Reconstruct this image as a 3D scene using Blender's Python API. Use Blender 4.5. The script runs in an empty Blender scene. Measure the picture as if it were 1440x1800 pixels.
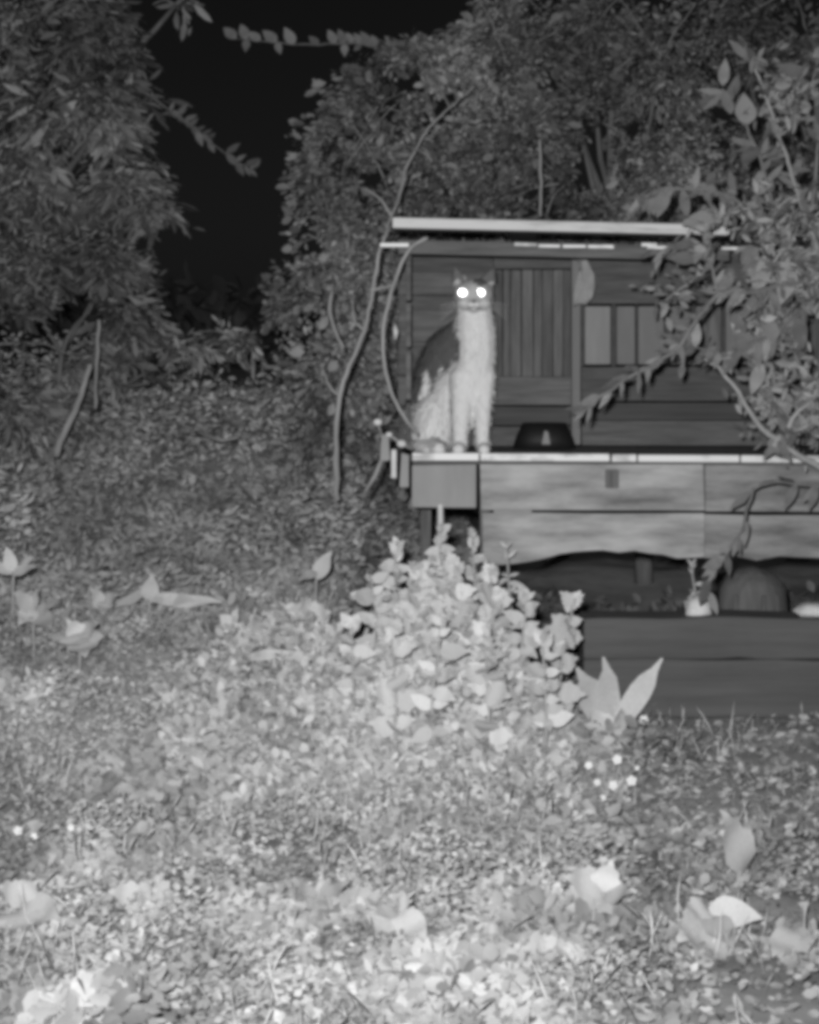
import bpy, bmesh, math, random
import numpy as np
from mathutils import Vector, Matrix, noise

random.seed(7)
rng = np.random.default_rng(7)
scn = bpy.context.scene
col = scn.collection

# ------------------------------------------------------------------ camera
F = 3139.0            # focal length in picture pixels (picture 1440 x 1800)
CAMZ = 1.05           # camera strapped about a metre above the ground
HOR = 600.0           # the level line of sight in the picture

cd = bpy.data.cameras.new('camera')
cam = bpy.data.objects.new('camera', cd)
col.objects.link(cam)
cam.location = (0, 0, CAMZ)
cam.rotation_euler = (math.radians(90), 0, 0)
cd.sensor_fit = 'VERTICAL'
cd.sensor_height = 24
cd.lens = 24 * F / 1800
cd.shift_y = -(900 - HOR) / 1800
cd.clip_start = 0.02
cd.clip_end = 400
scn.camera = cam

# ------------------------------------------------------------------ night sky, faint added fill light, the wildlife camera's own infrared lamp
SUN_EL, SUN_ROT = math.radians(38), math.radians(200)
w = bpy.data.worlds.new('World')
scn.world = w
w.use_nodes = True
nt = w.node_tree
bg = nt.nodes['Background']
sky = nt.nodes.new('ShaderNodeTexSky')
sky.sky_type = 'NISHITA'
sky.sun_disc = False
sky.sun_elevation = SUN_EL
sky.sun_rotation = SUN_ROT
bw = nt.nodes.new('ShaderNodeRGBToBW')          # infrared picture: one grey channel
nt.links.new(sky.outputs[0], bw.inputs[0])
nt.links.new(bw.outputs[0], bg.inputs[0])
bg.inputs[1].default_value = 0.0013

sd = bpy.data.lights.new('fill_sun', 'SUN')
sd.energy = 0.10  # added frontal fill without a known source, lifts the darkest shadows
sd.angle = math.radians(0.5)
fill_sun = bpy.data.objects.new('fill_sun', sd)
col.objects.link(fill_sun)
fill_sun.rotation_euler = (math.radians(52), 0, math.radians(-20))

ld = bpy.data.lights.new('infrared_lamp', 'SPOT')
ld.energy = 900
ld.spot_size = math.radians(68)
ld.spot_blend = 1.0
ld.shadow_soft_size = 0.03
lamp = bpy.data.objects.new('infrared_lamp', ld)
col.objects.link(lamp)
lamp.location = (-0.06, 0.0, 1.13)
lamp.rotation_euler = (Vector((-0.15, 4.4, 0.93)) - Vector(lamp.location)).to_track_quat('-Z', 'Y').to_euler()

vs = scn.view_settings
vs.view_transform = 'Standard'
vs.look = 'None'
vs.exposure = 0
vs.gamma = 1
vs.use_curve_mapping = False
scn.cycles.pixel_filter_type = 'BLACKMAN_HARRIS'
scn.cycles.filter_width = 4.8      # the old camera's soft lens


# ------------------------------------------------------------------ helpers
def W(px, py, D):
    return Vector(((px - 720) / F * D, D, CAMZ - (py - HOR) / F * D))


def sm(a, b, x):
    t = min(1, max(0, (x - a) / (b - a)))
    return t * t * (3 - 2 * t)


def H(x, y):
    """height of the ground"""
    left = 1 - sm(-0.25, 0.35, x - 0.04 * (y - 6))
    bank = sm(5.3, 8.3, y) * (0.38 * left + 0.12)
    n = noise.noise(Vector((x * 0.9, y * 0.9, 3.1))) * 0.05 + noise.noise(Vector((x * 3.1, y * 3.1, 8.1))) * 0.025
    n += noise.noise(Vector((x * 9, y * 9, 1.7))) * 0.010
    far = sm(9.5, 60, y) * 0.3
    crest = 0.25 * sm(3.9, 5.1, y) * (1 - sm(-0.32, -0.06, x - 0.05 * max(0, y - 5)))
    hump = 0.24 * math.exp(-((x - 0.10) / 0.24) ** 2 - ((y - 4.5) / 0.27) ** 2)
    return bank + n + far + crest + hump


def ground_D(py):
    return CAMZ * F / (py - HOR)


def tag(o, label=None, cat=None, group=None, kind=None):
    if label: o['label'] = label
    if cat: o['category'] = cat
    if group: o['group'] = group
    if kind: o['kind'] = kind
    return o


def empty(name, loc, label, cat, group=None):
    o = bpy.data.objects.new(name, None)
    col.objects.link(o)
    o.location = loc
    o.empty_display_size = 0.05
    return tag(o, label, cat, group)


def link(name, me, mat, parent=None, loc=None):
    o = bpy.data.objects.new(name, me)
    if mat is not None and len(me.materials) == 0:
        me.materials.append(mat)
    col.objects.link(o)
    if parent is not None:
        o.parent = parent
    if loc is not None:
        o.location = loc
    return o


class MB:
    """collects geometry in world coordinates; build() moves it to its parent's origin"""
    def __init__(self):
        self.v, self.f = [], []

    def add(self, vs_, fs):
        n = len(self.v)
        self.v += [Vector(p) for p in vs_]
        self.f += [tuple(i + n for i in f) for f in fs]
        return self

    def prism(self, poly, y0, y1):
        """poly: (x, z) outline, counter-clockwise as seen from the camera, extruded from y0 to y1"""
        n = len(poly)
        vs_ = [(x, y0, z) for x, z in poly] + [(x, y1, z) for x, z in poly]
        fs = [tuple(range(n)), tuple(range(2 * n - 1, n - 1, -1))]
        for i in range(n):
            j = (i + 1) % n
            fs.append((j, i, i + n, j + n))
        return self.add(vs_, fs)

    def box(self, a, b):
        (x0, y0, z0), (x1, y1, z1) = a, b
        return self.prism([(x0, z0), (x1, z0), (x1, z1), (x0, z1)], y0, y1)

    def tube(self, pts, rad, n=7):
        pts = [Vector(p) for p in pts]
        if not hasattr(rad, '__len__'):
            rad = [rad] * len(pts)
        vs_, fs = [], []
        for i, p in enumerate(pts):
            t = (pts[min(i + 1, len(pts) - 1)] - pts[max(i - 1, 0)]).normalized()
            u = t.cross(Vector((0.31, 0.83, 0.47))).normalized()
            w_ = t.cross(u)
            for k in range(n):
                a = 2 * math.pi * k / n
                vs_.append(p + (u * math.cos(a) + w_ * math.sin(a)) * rad[i])
        for i in range(len(pts) - 1):
            for k in range(n):
                k2 = (k + 1) % n
                fs.append((i * n + k, i * n + k2, (i + 1) * n + k2, (i + 1) * n + k))
        fs.append(tuple(range(n - 1, -1, -1)))
        fs.append(tuple((len(pts) - 1) * n + k for k in range(n)))
        return self.add(vs_, fs)

    def ball(self, c, r, sub=2):
        bm = bmesh.new()
        bmesh.ops.create_icosphere(bm, subdivisions=sub, radius=1)
        r = Vector(r) if hasattr(r, '__len__') else Vector((r, r, r))
        vs_ = [Vector((v.co.x * r.x, v.co.y * r.y, v.co.z * r.z)) + Vector(c) for v in bm.verts]
        fs = [tuple(v.index for v in f.verts) for f in bm.faces]
        bm.free()
        return self.add(vs_, fs)

    def build(self, name, mat, parent=None, smooth=False, bevel=0, label=None, origin=None):
        o0 = Vector((0, 0, 0))
        q = parent
        while q is not None:
            o0 = o0 + q.location
            q = q.parent
        if origin is not None:
            o0 = Vector(origin)
        me = bpy.data.meshes.new(name)
        me.from_pydata([tuple(v - o0) for v in self.v], [], self.f)
        if smooth:
            me.shade_smooth()
        o = link(name, me, mat, parent)
        if origin is not None:
            o.location = o0 if parent is None else o0 - parent.location
        if bevel:
            m = o.modifiers.new('bevel', 'BEVEL')
            m.width = bevel
            m.segments = 2
        if label: o['label'] = label
        return o


def wobble(pts, n, amp):
    """smooth polyline through pts with small natural irregularity"""
    pts = [Vector(p) for p in pts]
    out = []
    for i in range(len(pts) - 1):
        p0, p1, p2, p3 = pts[max(i - 1, 0)], pts[i], pts[i + 1], pts[min(i + 2, len(pts) - 1)]
        for k in range(n):
            t = k / n
            q = 0.5 * (2 * p1 + (p2 - p0) * t + (2 * p0 - 5 * p1 + 4 * p2 - p3) * t * t + (3 * p1 - p0 - 3 * p2 + p3) * t ** 3)
            out.append(q + Vector((random.uniform(-amp, amp), random.uniform(-amp, amp), random.uniform(-amp, amp))))
    out.append(pts[-1])
    return out


# ------------------------------------------------------------------ materials (near-infrared reflectances: green leaves are pale, rotten wood is dark)
def mat(name, v0, v1, scale=8, rough=0.8, stretch=(1, 1, 1), spec=0.3, bump=0.0, attr=None, metal=0.0, detail=6, thr=None, trans=0.0, objrand=0.0):
    m = bpy.data.materials.new(name)
    m.use_nodes = True
    t = m.node_tree
    b = t.nodes['Principled BSDF']
    b.inputs['Roughness'].default_value = rough
    b.inputs['Specular IOR Level'].default_value = spec
    b.inputs['Metallic'].default_value = metal
    tc = t.nodes.new('ShaderNodeTexCoord')
    mp = t.nodes.new('ShaderNodeMapping')
    mp.inputs['Scale'].default_value = stretch
    nz = t.nodes.new('ShaderNodeTexNoise')
    nz.inputs['Scale'].default_value = scale
    nz.inputs['Detail'].default_value = detail
    nz.inputs['Roughness'].default_value = 0.65
    t.links.new(tc.outputs['Object'], mp.inputs['Vector'])
    t.links.new(mp.outputs['Vector'], nz.inputs['Vector'])
    cr = t.nodes.new('ShaderNodeValToRGB')
    lo, hi = thr or (0.3, 0.7)
    cr.color_ramp.elements[0].position = lo
    cr.color_ramp.elements[1].position = hi
    cr.color_ramp.elements[0].color = (v0, v0, v0, 1)
    cr.color_ramp.elements[1].color = (v1, v1, v1, 1)
    t.links.new(nz.outputs['Fac'], cr.inputs['Fac'])
    out = cr.outputs['Color']
    src = None
    if attr:
        a = t.nodes.new('ShaderNodeAttribute')
        a.attribute_name = attr
        src = a.outputs['Fac']
    elif objrand:
        oi = t.nodes.new('ShaderNodeObjectInfo')
        mr = t.nodes.new('ShaderNodeMapRange')
        mr.inputs['To Min'].default_value = 1 - objrand
        mr.inputs['To Max'].default_value = 1 + objrand
        t.links.new(oi.outputs['Random'], mr.inputs['Value'])
        src = mr.outputs['Result']
    if src is not None:
        mx = t.nodes.new('ShaderNodeMix')
        mx.data_type = 'RGBA'
        mx.blend_type = 'MULTIPLY'
        mx.inputs['Factor'].default_value = 1
        t.links.new(out, mx.inputs['A'])
        t.links.new(src, mx.inputs['B'])
        out = mx.outputs['Result']
    t.links.new(out, b.inputs['Base Color'])
    if trans:
        # thin leaf: part of the light passes through
        tr = t.nodes.new('ShaderNodeBsdfTranslucent')
        t.links.new(out, tr.inputs['Color'])
        ms = t.nodes.new('ShaderNodeMixShader')
        ms.inputs[0].default_value = trans
        t.links.new(b.outputs[0], ms.inputs[1])
        t.links.new(tr.outputs[0], ms.inputs[2])
        t.links.new(ms.outputs[0], t.nodes['Material Output'].inputs['Surface'])
    if bump:
        bp = t.nodes.new('ShaderNodeBump')
        bp.inputs['Strength'].default_value = bump
        bp.inputs['Distance'].default_value = 0.01
        t.links.new(nz.outputs['Fac'], bp.inputs['Height'])
        t.links.new(bp.outputs['Normal'], b.inputs['Normal'])
    return m


M = dict(
    soil=mat('soil', 0.22, 0.44, 5, 0.95, bump=0.6, detail=10),
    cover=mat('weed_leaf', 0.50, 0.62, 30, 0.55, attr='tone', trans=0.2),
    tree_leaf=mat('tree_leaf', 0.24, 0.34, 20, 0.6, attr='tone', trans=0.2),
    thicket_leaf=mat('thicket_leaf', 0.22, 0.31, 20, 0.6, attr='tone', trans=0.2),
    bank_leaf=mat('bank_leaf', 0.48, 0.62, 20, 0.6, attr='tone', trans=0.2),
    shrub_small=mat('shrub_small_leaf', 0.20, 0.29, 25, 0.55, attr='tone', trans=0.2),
    litter=mat('dead_leaf', 0.26, 0.46, 40, 0.85, attr='tone'),
    leaf=mat('plant_leaf', 0.48, 0.62, 25, 0.6, objrand=0.2, trans=0.2),
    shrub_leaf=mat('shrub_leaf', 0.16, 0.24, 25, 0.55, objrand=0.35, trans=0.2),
    stem=mat('stem', 0.25, 0.36, 30, 0.7),
    bark=mat('bark', 0.10, 0.2, 20, 0.9, (1, 1, 0.2), bump=0.5),
    pale_bark=mat('pale_bark', 0.22, 0.36, 25, 0.85, (1, 1, 0.25), bump=0.4),
    old_wood=mat('old_dark_wood', 0.065, 0.165, 11, 0.8, (6, 6, 0.5), bump=0.6, detail=10, objrand=0.22),
    old_wood_h=mat('old_dark_wood_level', 0.06, 0.14, 11, 0.8, (0.5, 6, 6), bump=0.6, detail=10, objrand=0.22),
    dark_wood=mat('dark_wood', 0.038, 0.07, 7, 0.7, (0.4, 6, 6), bump=0.3),  # plain darker wood tone for the stiles and lower back boards
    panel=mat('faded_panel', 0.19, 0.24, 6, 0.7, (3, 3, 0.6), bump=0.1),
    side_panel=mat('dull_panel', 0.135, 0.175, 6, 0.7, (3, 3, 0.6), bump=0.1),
    fascia=mat('pale_paint', 0.30, 0.52, 16, 0.6, (0.35, 3, 3), bump=0.3, thr=(0.3, 0.5)),
    edging=mat('worn_edging', 0.33, 0.70, 12, 0.5, (0.6, 2, 2), thr=(0.36, 0.5)),
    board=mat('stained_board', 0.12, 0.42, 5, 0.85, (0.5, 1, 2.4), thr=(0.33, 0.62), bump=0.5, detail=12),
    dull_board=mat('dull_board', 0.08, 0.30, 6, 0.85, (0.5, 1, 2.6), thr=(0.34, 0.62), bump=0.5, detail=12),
    end_board=mat('end_board', 0.23, 0.31, 6, 0.8, (1.5, 1, 0.4), bump=0.2),
    sleeper=mat('dark_sleeper', 0.075, 0.115, 6, 0.9, (0.35, 5, 5), bump=0.5),
    stump=mat('stump_wood', 0.08, 0.15, 14, 0.9, (3, 3, 0.25), bump=0.6),
    rock=mat('pale_rock', 0.34, 0.66, 9, 0.95, bump=1.0, thr=(0.35, 0.62), detail=10),
    panel_stone=mat('slab_stone', 0.26, 0.5, 14, 0.95, bump=0.8, thr=(0.4, 0.6), detail=10),
    white=mat('white_stick', 0.45, 0.6, 30, 0.6),
    cloth=mat('hanging_rag', 0.22, 0.30, 20, 0.9),
    black=mat('black_plastic', 0.006, 0.012, 20, 0.6),
    metal=mat('grey_metal', 0.35, 0.5, 30, 0.42, metal=0.7),
    petal=mat('petal', 0.72, 0.8, 30, 0.6),
    fur=mat('fur', 0.9, 1.0, 60, 0.9, attr='tone', spec=0.1, bump=0.2),
    eye=mat('eye_shine', 0.9, 0.95, 5, 0.36, metal=1.0),
    nose=mat('nose', 0.1, 0.14, 30, 0.5),
)


# ------------------------------------------------------------------ leaf fields (one mesh of many small real leaves)
def leaf_field(name, P, dirs, nrm, L, Wd, tone, material, parent=None, droop=0.15, fold=0.12, origin=None):
    P, d, n = (np.asarray(a, dtype=np.float64) for a in (P, dirs, nrm))
    d = d / (np.linalg.norm(d, axis=1)[:, None] + 1e-9)
    s = np.cross(d, n)
    s = s / (np.linalg.norm(s, axis=1)[:, None] + 1e-9)
    n = np.cross(s, d)
    L, Wd = L[:, None], Wd[:, None]
    mid = P + d * L * 0.45 - n * Wd * fold
    lft = P + d * L * 0.42 + s * Wd * 0.5
    rgt = P + d * L * 0.42 - s * Wd * 0.5
    l2 = P + d * L * 0.78 + s * Wd * 0.40 - n * L * droop * 0.4
    r2 = P + d * L * 0.78 - s * Wd * 0.40 - n * L * droop * 0.4
    tip = P + d * L - n * L * droop
    V = np.stack([P, lft, rgt, mid, l2, r2, tip], axis=1).reshape(-1, 3)
    o0 = np.zeros(3)
    if parent is not None:
        o0 = np.array(parent.location)
    V = V - o0
    N = len(P)
    tri = np.array([[0, 3, 1], [0, 2, 3], [1, 3, 4], [3, 2, 5], [3, 6, 4], [3, 5, 6]])
    Fc = (tri[None] + 7 * np.arange(N)[:, None, None]).reshape(-1, 3)
    me = bpy.data.meshes.new(name)
    me.vertices.add(len(V))
    me.vertices.foreach_set('co', V.astype(np.float32).ravel())
    me.loops.add(Fc.size)
    me.loops.foreach_set('vertex_index', Fc.astype(np.int32).ravel())
    me.polygons.add(len(Fc))
    me.polygons.foreach_set('loop_start', (np.arange(len(Fc)) * 3).astype(np.int32))
    at = me.attributes.new('tone', 'FLOAT', 'FACE')
    at.data.foreach_set('value', np.repeat(tone, 6).astype(np.float32))
    me.update(calc_edges=True)
    return link(name, me, material, parent)


def rand_unit(n):
    v = rng.normal(size=(n, 3))
    return v / np.linalg.norm(v, axis=1)[:, None]


# single large leaves: a few shared meshes, base at the origin, pointing along +X, face up +Z, length 1
def leaf_mesh(name, prof, material, curl=0.15, fold=0.10, n=6):
    vs_, fs = [], []
    for i in range(n + 1):
        t = i / n
        z = -curl * t * t + 0.04 * math.sin(t * 9)
        wd = prof(t)
        vs_ += [(t, wd, z + fold * wd), (t, 0, z), (t, -wd, z + fold * wd)]
    for i in range(n):
        a = 3 * i
        fs += [(a, a + 3, a + 4, a + 1), (a + 1, a + 4, a + 5, a + 2)]
    me = bpy.data.meshes.new(name)
    me.from_pydata(vs_, [], fs)
    me.shade_smooth()
    me.materials.append(material)
    return me


ovate = lambda t: 0.30 * math.sin(math.pi * min(1, t * 0.98 + 0.02) ** 0.75) + 0.004
lance = lambda t: 0.16 * math.sin(math.pi * t ** 0.85) + 0.004
strap = lambda t: 0.115 * (math.sin(math.pi * min(1, t + 0.12) ** 1.5)) ** 0.6 * (1 if t < 0.97 else 0.2) + 0.012
lobed = lambda t: (0.42 * math.sin(math.pi * t ** 0.6) + 0.05 * math.sin(t * 21)) * (1 if t < 0.99 else 0) + 0.004
LV = {}
for key, prof, cu in (('ovate', ovate, 0.18), ('lance', lance, 0.22), ('strap', strap, 0.16), ('lobed', lobed, 0.12)):
    LV[key] = leaf_mesh('leaf_' + key, prof, M['leaf'], cu, n=10 if key == 'lobed' else 7)
    LV[key + '_s'] = leaf_mesh('shrub_leaf_' + key, prof, M['shrub_leaf'], cu)


def put_leaf(parent, pos, d, up, L, key, wide=1.0, name='leaf'):
    d = Vector(d).normalized()
    s = Vector(up).cross(d)
    if s.length < 1e-4:
        s = Vector((1, 0, 0)).cross(d)
    s.normalize()
    u = d.cross(s)
    o = bpy.data.objects.new(name, LV[key])
    col.objects.link(o)
    m = Matrix((d, s, u)).transposed().to_4x4()
    o.parent = parent
    o.matrix_local = Matrix.Translation(Vector(pos) - parent.location) @ m @ Matrix.Diagonal((L, L * wide, L, 1))
    return o


def gpt(px, D):
    x = (px - 720) / F * D
    return Vector((x, D, H(x, D)))


# ================================================================== STRUCTURE: the ground
def axis(segs):
    out = []
    for a, b, n in segs:
        out += [a + (b - a) * i / n for i in range(n)]
    return out + [segs[-1][1]]


gx = axis([(-60, -8, 14), (-8, -2, 30), (-2, 2, 110), (2, 8, 30), (8, 60, 14)])
gy = axis([(-20, 2.2, 16), (2.2, 6.5, 120), (6.5, 12, 70), (12, 120, 40)])
gv = [(x, y, H(x, y)) for y in gy for x in gx]
nx = len(gx)
gf = [(j * nx + i, j * nx + i + 1, (j + 1) * nx + i + 1, (j + 1) * nx + i) for j in range(len(gy) - 1) for i in range(nx - 1)]
gm = bpy.data.meshes.new('ground')
gm.from_pydata(gv, [], gf)
gm.shade_smooth()
g = link('ground', gm, M['soil'])
tag(g, 'rough soil rising to a bank beside the old shelter', kind='structure')

# ================================================================== the old open-fronted shelter
D0 = 5.0
Zs = W(0, 803, D0).z
root = empty('garden_shelter', (W(725, 803, D0).x, D0, 0), 'old open-fronted wooden shelter with pale roof edge and a raised floor the cat sits on', 'shelter')


def rect(px0, py0, px1, py1, D, th, name, m, bevel=0.003, tilt=0, jit=0.0, label=None):
    """a board seen from the camera between two picture points, at distance D, th thick"""
    a, b = W(px0, py0, D), W(px1, py1, D)
    t = tilt * (b.x - a.x)
    j = lambda: random.uniform(-jit, jit)
    mb = MB().prism([(a.x + j(), b.z + j()), (b.x + j(), b.z - t + j()), (b.x + j(), a.z - t + j()), (a.x + j(), a.z + j())], D, D + th)
    return mb.build(name, m, root, bevel=bevel, label=label)


TS = 0.004    # slight sag of the floor to one end
TR = 0.022    # the roof leans more
xL, xR = W(725, 803, D0).x, W(1640, 803, D0).x
# floor boards, running along the shelter
for k in range(4):
    y0 = D0 + 0.012 + k * 0.127
    MB().prism([(xL, Zs - 0.022), (xR, Zs - 0.022 - TS), (xR, Zs - 0.001 - TS), (xL, Zs - 0.001)], y0, y0 + 0.121).build('floor_plank', M['old_wood_h'], root, bevel=0.002)
# the worn pale front edge in lengths
for a, b in ((725, 842), (845, 1072), (1076, 1119), (1122, 1300), (1303, 1640)):
    rect(a, 796.5 + (a - 725) * 0.006 + random.uniform(-1, 1), b, 809.5 + (a - 725) * 0.006, D0 - 0.004, 0.014, 'edging', M['edging'], 0.002, tilt=TS)
# boards under the floor
rect(845, 815, 1238, 897, D0 + 0.012, 0.02, 'front_board', M['board'], tilt=TS, jit=0.003)
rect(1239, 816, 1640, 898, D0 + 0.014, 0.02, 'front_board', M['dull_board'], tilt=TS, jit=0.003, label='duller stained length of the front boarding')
up = [W(x, y, D0 + 0.02) for x, y in ((848, 902), (930, 901), (1060, 903), (1238, 902), (1330, 904), (1640, 903))]
rag = [W(x, y + random.uniform(-3, 3), D0 + 0.02) for x, y in ((1238, 980), (1190, 980), (1165, 974), (1140, 972), (1115, 968), (1088, 969), (1060, 964), (1035, 968), (1010, 969), (985, 976), (955, 981), (930, 986), (900, 988), (850, 993))]
MB().prism([(p.x, p.z) for p in reversed(up[:4] + rag)], D0 + 0.018, D0 + 0.036).build('front_board', M['board'], root, label='ragged lower front board with a worn bottom edge')
rag = [W(x, y + random.uniform(-4, 4), D0 + 0.02) for x, y in ((1640, 988), (1560, 990), (1480, 980), (1420, 984), (1370, 978), (1330, 988), (1290, 980), (1262, 986), (1239, 979))]
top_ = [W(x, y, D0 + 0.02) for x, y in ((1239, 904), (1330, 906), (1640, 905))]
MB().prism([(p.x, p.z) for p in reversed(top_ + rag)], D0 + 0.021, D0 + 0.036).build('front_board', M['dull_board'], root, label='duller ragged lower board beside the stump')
rect(868, 897, 935, 904, D0 + 0.008, 0.015, 'batten', M['end_board'], 0.001)
rect(723, 817, 838, 893, D0 - 0.012, 0.03, 'end_board', M['end_board'], jit=0.002, label='plain square end board under the cat')
# dark knot blocks on the front board
rect(1065, 826, 1088, 858, D0 - 0.002, 0.012, 'block', M['old_wood'])
# legs
for px, D in ((852, D0 + 0.05), (1560, D0 + 0.05), (748, D0 + 0.46), (1560, D0 + 0.46)):
    a, b = W(px - 8, 812, D), W(px + 10, 812, D)
    MB().box((a.x, D, H(a.x, D) - 0.05), (b.x, D + 0.045, Zs - 0.03)).build('leg', M['old_wood'], root, bevel=0.003)
# roof: front board, roof boards, battens
DF = D0 - 0.03
rect(690, 382, 1283, 400.5, DF, 0.018, 'roof_edge', M['fascia'], 0.003, tilt=TR)
xa, xb = W(692, 400, DF).x, W(1282, 400, DF).x
zt = W(692, 388, DF).z
for k in range(5):
    y0 = DF + 0.02 + k * 0.135
    dz = 0.012 * k
    MB().prism([(xa, zt - 0.02 + dz), (xb, zt - 0.02 + dz - TR * (xb - xa)), (xb, zt + dz - TR * (xb - xa)), (xa, zt + dz)], y0, y0 + 0.130).build('roof_board', M['old_wood_h'], root, bevel=0.002)
rect(668, 427, 719, 434, DF + 0.02, 0.02, 'batten', M['edging'], 0.002, label='pale batten end sticking out under the roof')
for a, b, dy in ((905, 944, 0), (947, 985, 3), (990, 1030, 3.5), (1034, 1079, 4), (1128, 1155, 1), (1138, 1192, 6), (1200, 1300, 6)):
    rect(a, 426 + dy, b, 431.5 + dy, DF + 0.03, 0.015, 'batten', M['edging'], 0.001, tilt=TR, jit=0.001)  # short pale slats put in place of glints along the roof underside
rect(700, 421, 1283, 446, DF + 0.05, 0.02, 'roof_beam', M['old_wood_h'], tilt=TR)
# back wall
DB = 5.52
for i, (a, b) in enumerate(((440, 478), (478.6, 519), (519.6, 545), (545.6, 600), (600.6, 660))):
    rect(700, a, 868, b, DB + random.uniform(0, 0.006), 0.015, 'back_slat', M['old_wood_h'], jit=0.001)
xs = [868, 884, 897, 917, 938, 953, 972, 990, 1004]
for i in range(len(xs) - 1):
    rect(xs[i] + .4, 474, xs[i + 1] - .4, 662, DB + random.choice((0, 0.006, 0.012)), 0.015, 'back_plank', M['old_wood'], jit=0.001)
rect(868, 440, 1006, 472, DB - 0.006, 0.02, 'rail', M['old_wood_h'])
rect(700, 662, 1006, 712, DB - 0.004, 0.02, 'rail', M['old_wood_h'])
rect(1005, 436, 1021, 782, DB - 0.03, 0.04, 'post', M['side_panel'], label='paler upright post of the back wall')
rect(1022, 440, 1500, 534, DB - 0.006, 0.02, 'rail', M['old_wood_h'])
rect(1022, 645, 1500, 705, DB - 0.006, 0.02, 'rail', M['old_wood_h'])
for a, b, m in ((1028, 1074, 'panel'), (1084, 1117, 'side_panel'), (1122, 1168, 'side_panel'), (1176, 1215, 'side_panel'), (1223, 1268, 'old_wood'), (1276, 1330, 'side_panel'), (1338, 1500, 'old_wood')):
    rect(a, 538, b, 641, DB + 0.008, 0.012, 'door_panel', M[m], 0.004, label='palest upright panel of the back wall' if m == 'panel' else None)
for a, b in ((1021.5, 1027), (1075, 1083), (1118, 1121), (1169, 1175), (1216, 1222), (1269, 1275), (1331, 1337)):
    rect(a, 535, b, 644, DB - 0.002, 0.014, 'stile', M['dark_wood'], 0.001)
rect(700, 714, 1004, 748, DB, 0.02, 'back_board', M['dark_wood'], jit=0.002)
rect(700, 750, 1004, 784, DB - 0.006, 0.02, 'back_board', M['old_wood_h'], jit=0.002)
rect(1022, 707, 1500, 738, DB, 0.02, 'back_board', M['dark_wood'], jit=0.002)
rect(1022, 740, 1500, 784, DB - 0.006, 0.02, 'back_board', M['old_wood_h'], jit=0.002)
# side boards
for i, (a, b) in enumerate(((450, 530), (534, 610), (615, 700), (705, 785))):
    z0, z1 = W(0, b, 5.3).z, W(0, a, 5.3).z
    MB().box((xL - 0.018, 5.16, z0), (xL - 0.003, DB - 0.002, z1)).build('side_board', M['old_wood_h'], root, bevel=0.002)

# small metal bracket at the end of the floor
br = empty('bracket', (W(690, 800, 4.99).x, 4.99, W(690, 800, 4.99).z), 'small metal bracket with bright round heads and a slanting strut at the shelf end', 'bracket')
Wb = lambda x, y, d=4.99: W(x, y, d)
a, b = Wb(668, 764), Wb(686, 812)
MB().prism([(a.x, b.z), (b.x, b.z + 0.004), (b.x - 0.004, a.z), (a.x + 0.004, a.z)], 4.99, 5.0).build('plate', M['end_board'], br, bevel=0.002)
a, b = Wb(702, 800), Wb(719, 857)
MB().prism([(a.x, b.z), (b.x, b.z), (b.x, a.z), (a.x + 0.006, a.z + 0.006)], 4.995, 5.005).build('plate', M['end_board'], br, bevel=0.002)
a, b = Wb(688, 790), Wb(697, 840)
MB().box((a.x, 4.982, b.z), (b.x, 4.988, a.z)).build('strip', M['white'], br, bevel=0.001)
MB().tube([Wb(671, 808), Wb(660, 835), Wb(641, 866)], [0.006, 0.006, 0.005]).build('strut', M['pale_bark'], br, smooth=True)
for x, y, r in ((664, 742, 0.010), (684, 764, 0.008), (706, 780, 0.011)):
    MB().ball(Wb(x, y, 4.975), (r * 1.25, r * 0.6, r)).build('knob', M['white'], br, smooth=True)  # glints on the metal fittings, put in as matt white heads
MB().tube([Wb(664, 742, 4.98), Wb(668, 756, 4.99), Wb(674, 770, 4.995)], 0.003).build('pin', M['pale_bark'], br, smooth=True)
MB().tube([Wb(684, 764, 4.98), Wb(706, 780, 4.985), Wb(726, 790, 5.0)], 0.004).build('pin', M['pale_bark'], br, smooth=True)

# bowed cane at the open end
o = MB().tube(wobble([W(752, 418, 4.98), W(722, 436, 4.97), W(700, 478, 4.96), W(684, 528, 4.95), W(674, 580, 4.95), W(676, 640, 4.95), W(690, 695, 4.96), W(714, 738, 4.97), W(736, 764, 4.99)], 4, 0.001), 0.0055).build('bowed_cane', M['pale_bark'], smooth=True)
tag(o, 'thin pale cane bowed outward between the roof and the shelf end', 'cane')
o = MB().tube([W(694, 570, 5.0), W(696, 583, 4.99), W(695, 597, 5.0)], [0.004, 0.008, 0.004]).build('dead_leaf', M['white'], smooth=True)
tag(o, 'small pale curled dead leaf caught beside the bowed cane', 'leaf')
o = MB().tube(wobble([W(592, 880, 5.3), W(591, 790, 5.3), W(597, 700, 5.28), W(616, 640, 5.26), W(640, 580, 5.25), W(655, 510, 5.25), W(668, 440, 5.25), W(690, 380, 5.3), W(715, 300, 5.4)], 4, 0.003), [(0.0095 - 0.0002 * i) * random.uniform(.85, 1.2) for i in range(33)]).build('creeper_stem', M['pale_bark'], smooth=True)
bpy_st = o
tag(o, 'long bare creeper stem curving up past the bowed cane to the roof', 'stem')
o = MB().tube(wobble([W(604, 612, 5.28), W(590, 585, 5.29), W(580, 545, 5.3), W(585, 510, 5.32)], 3, 0.002), 0.005).build('side_stem', M['pale_bark'], bpy_st, smooth=True)

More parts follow.
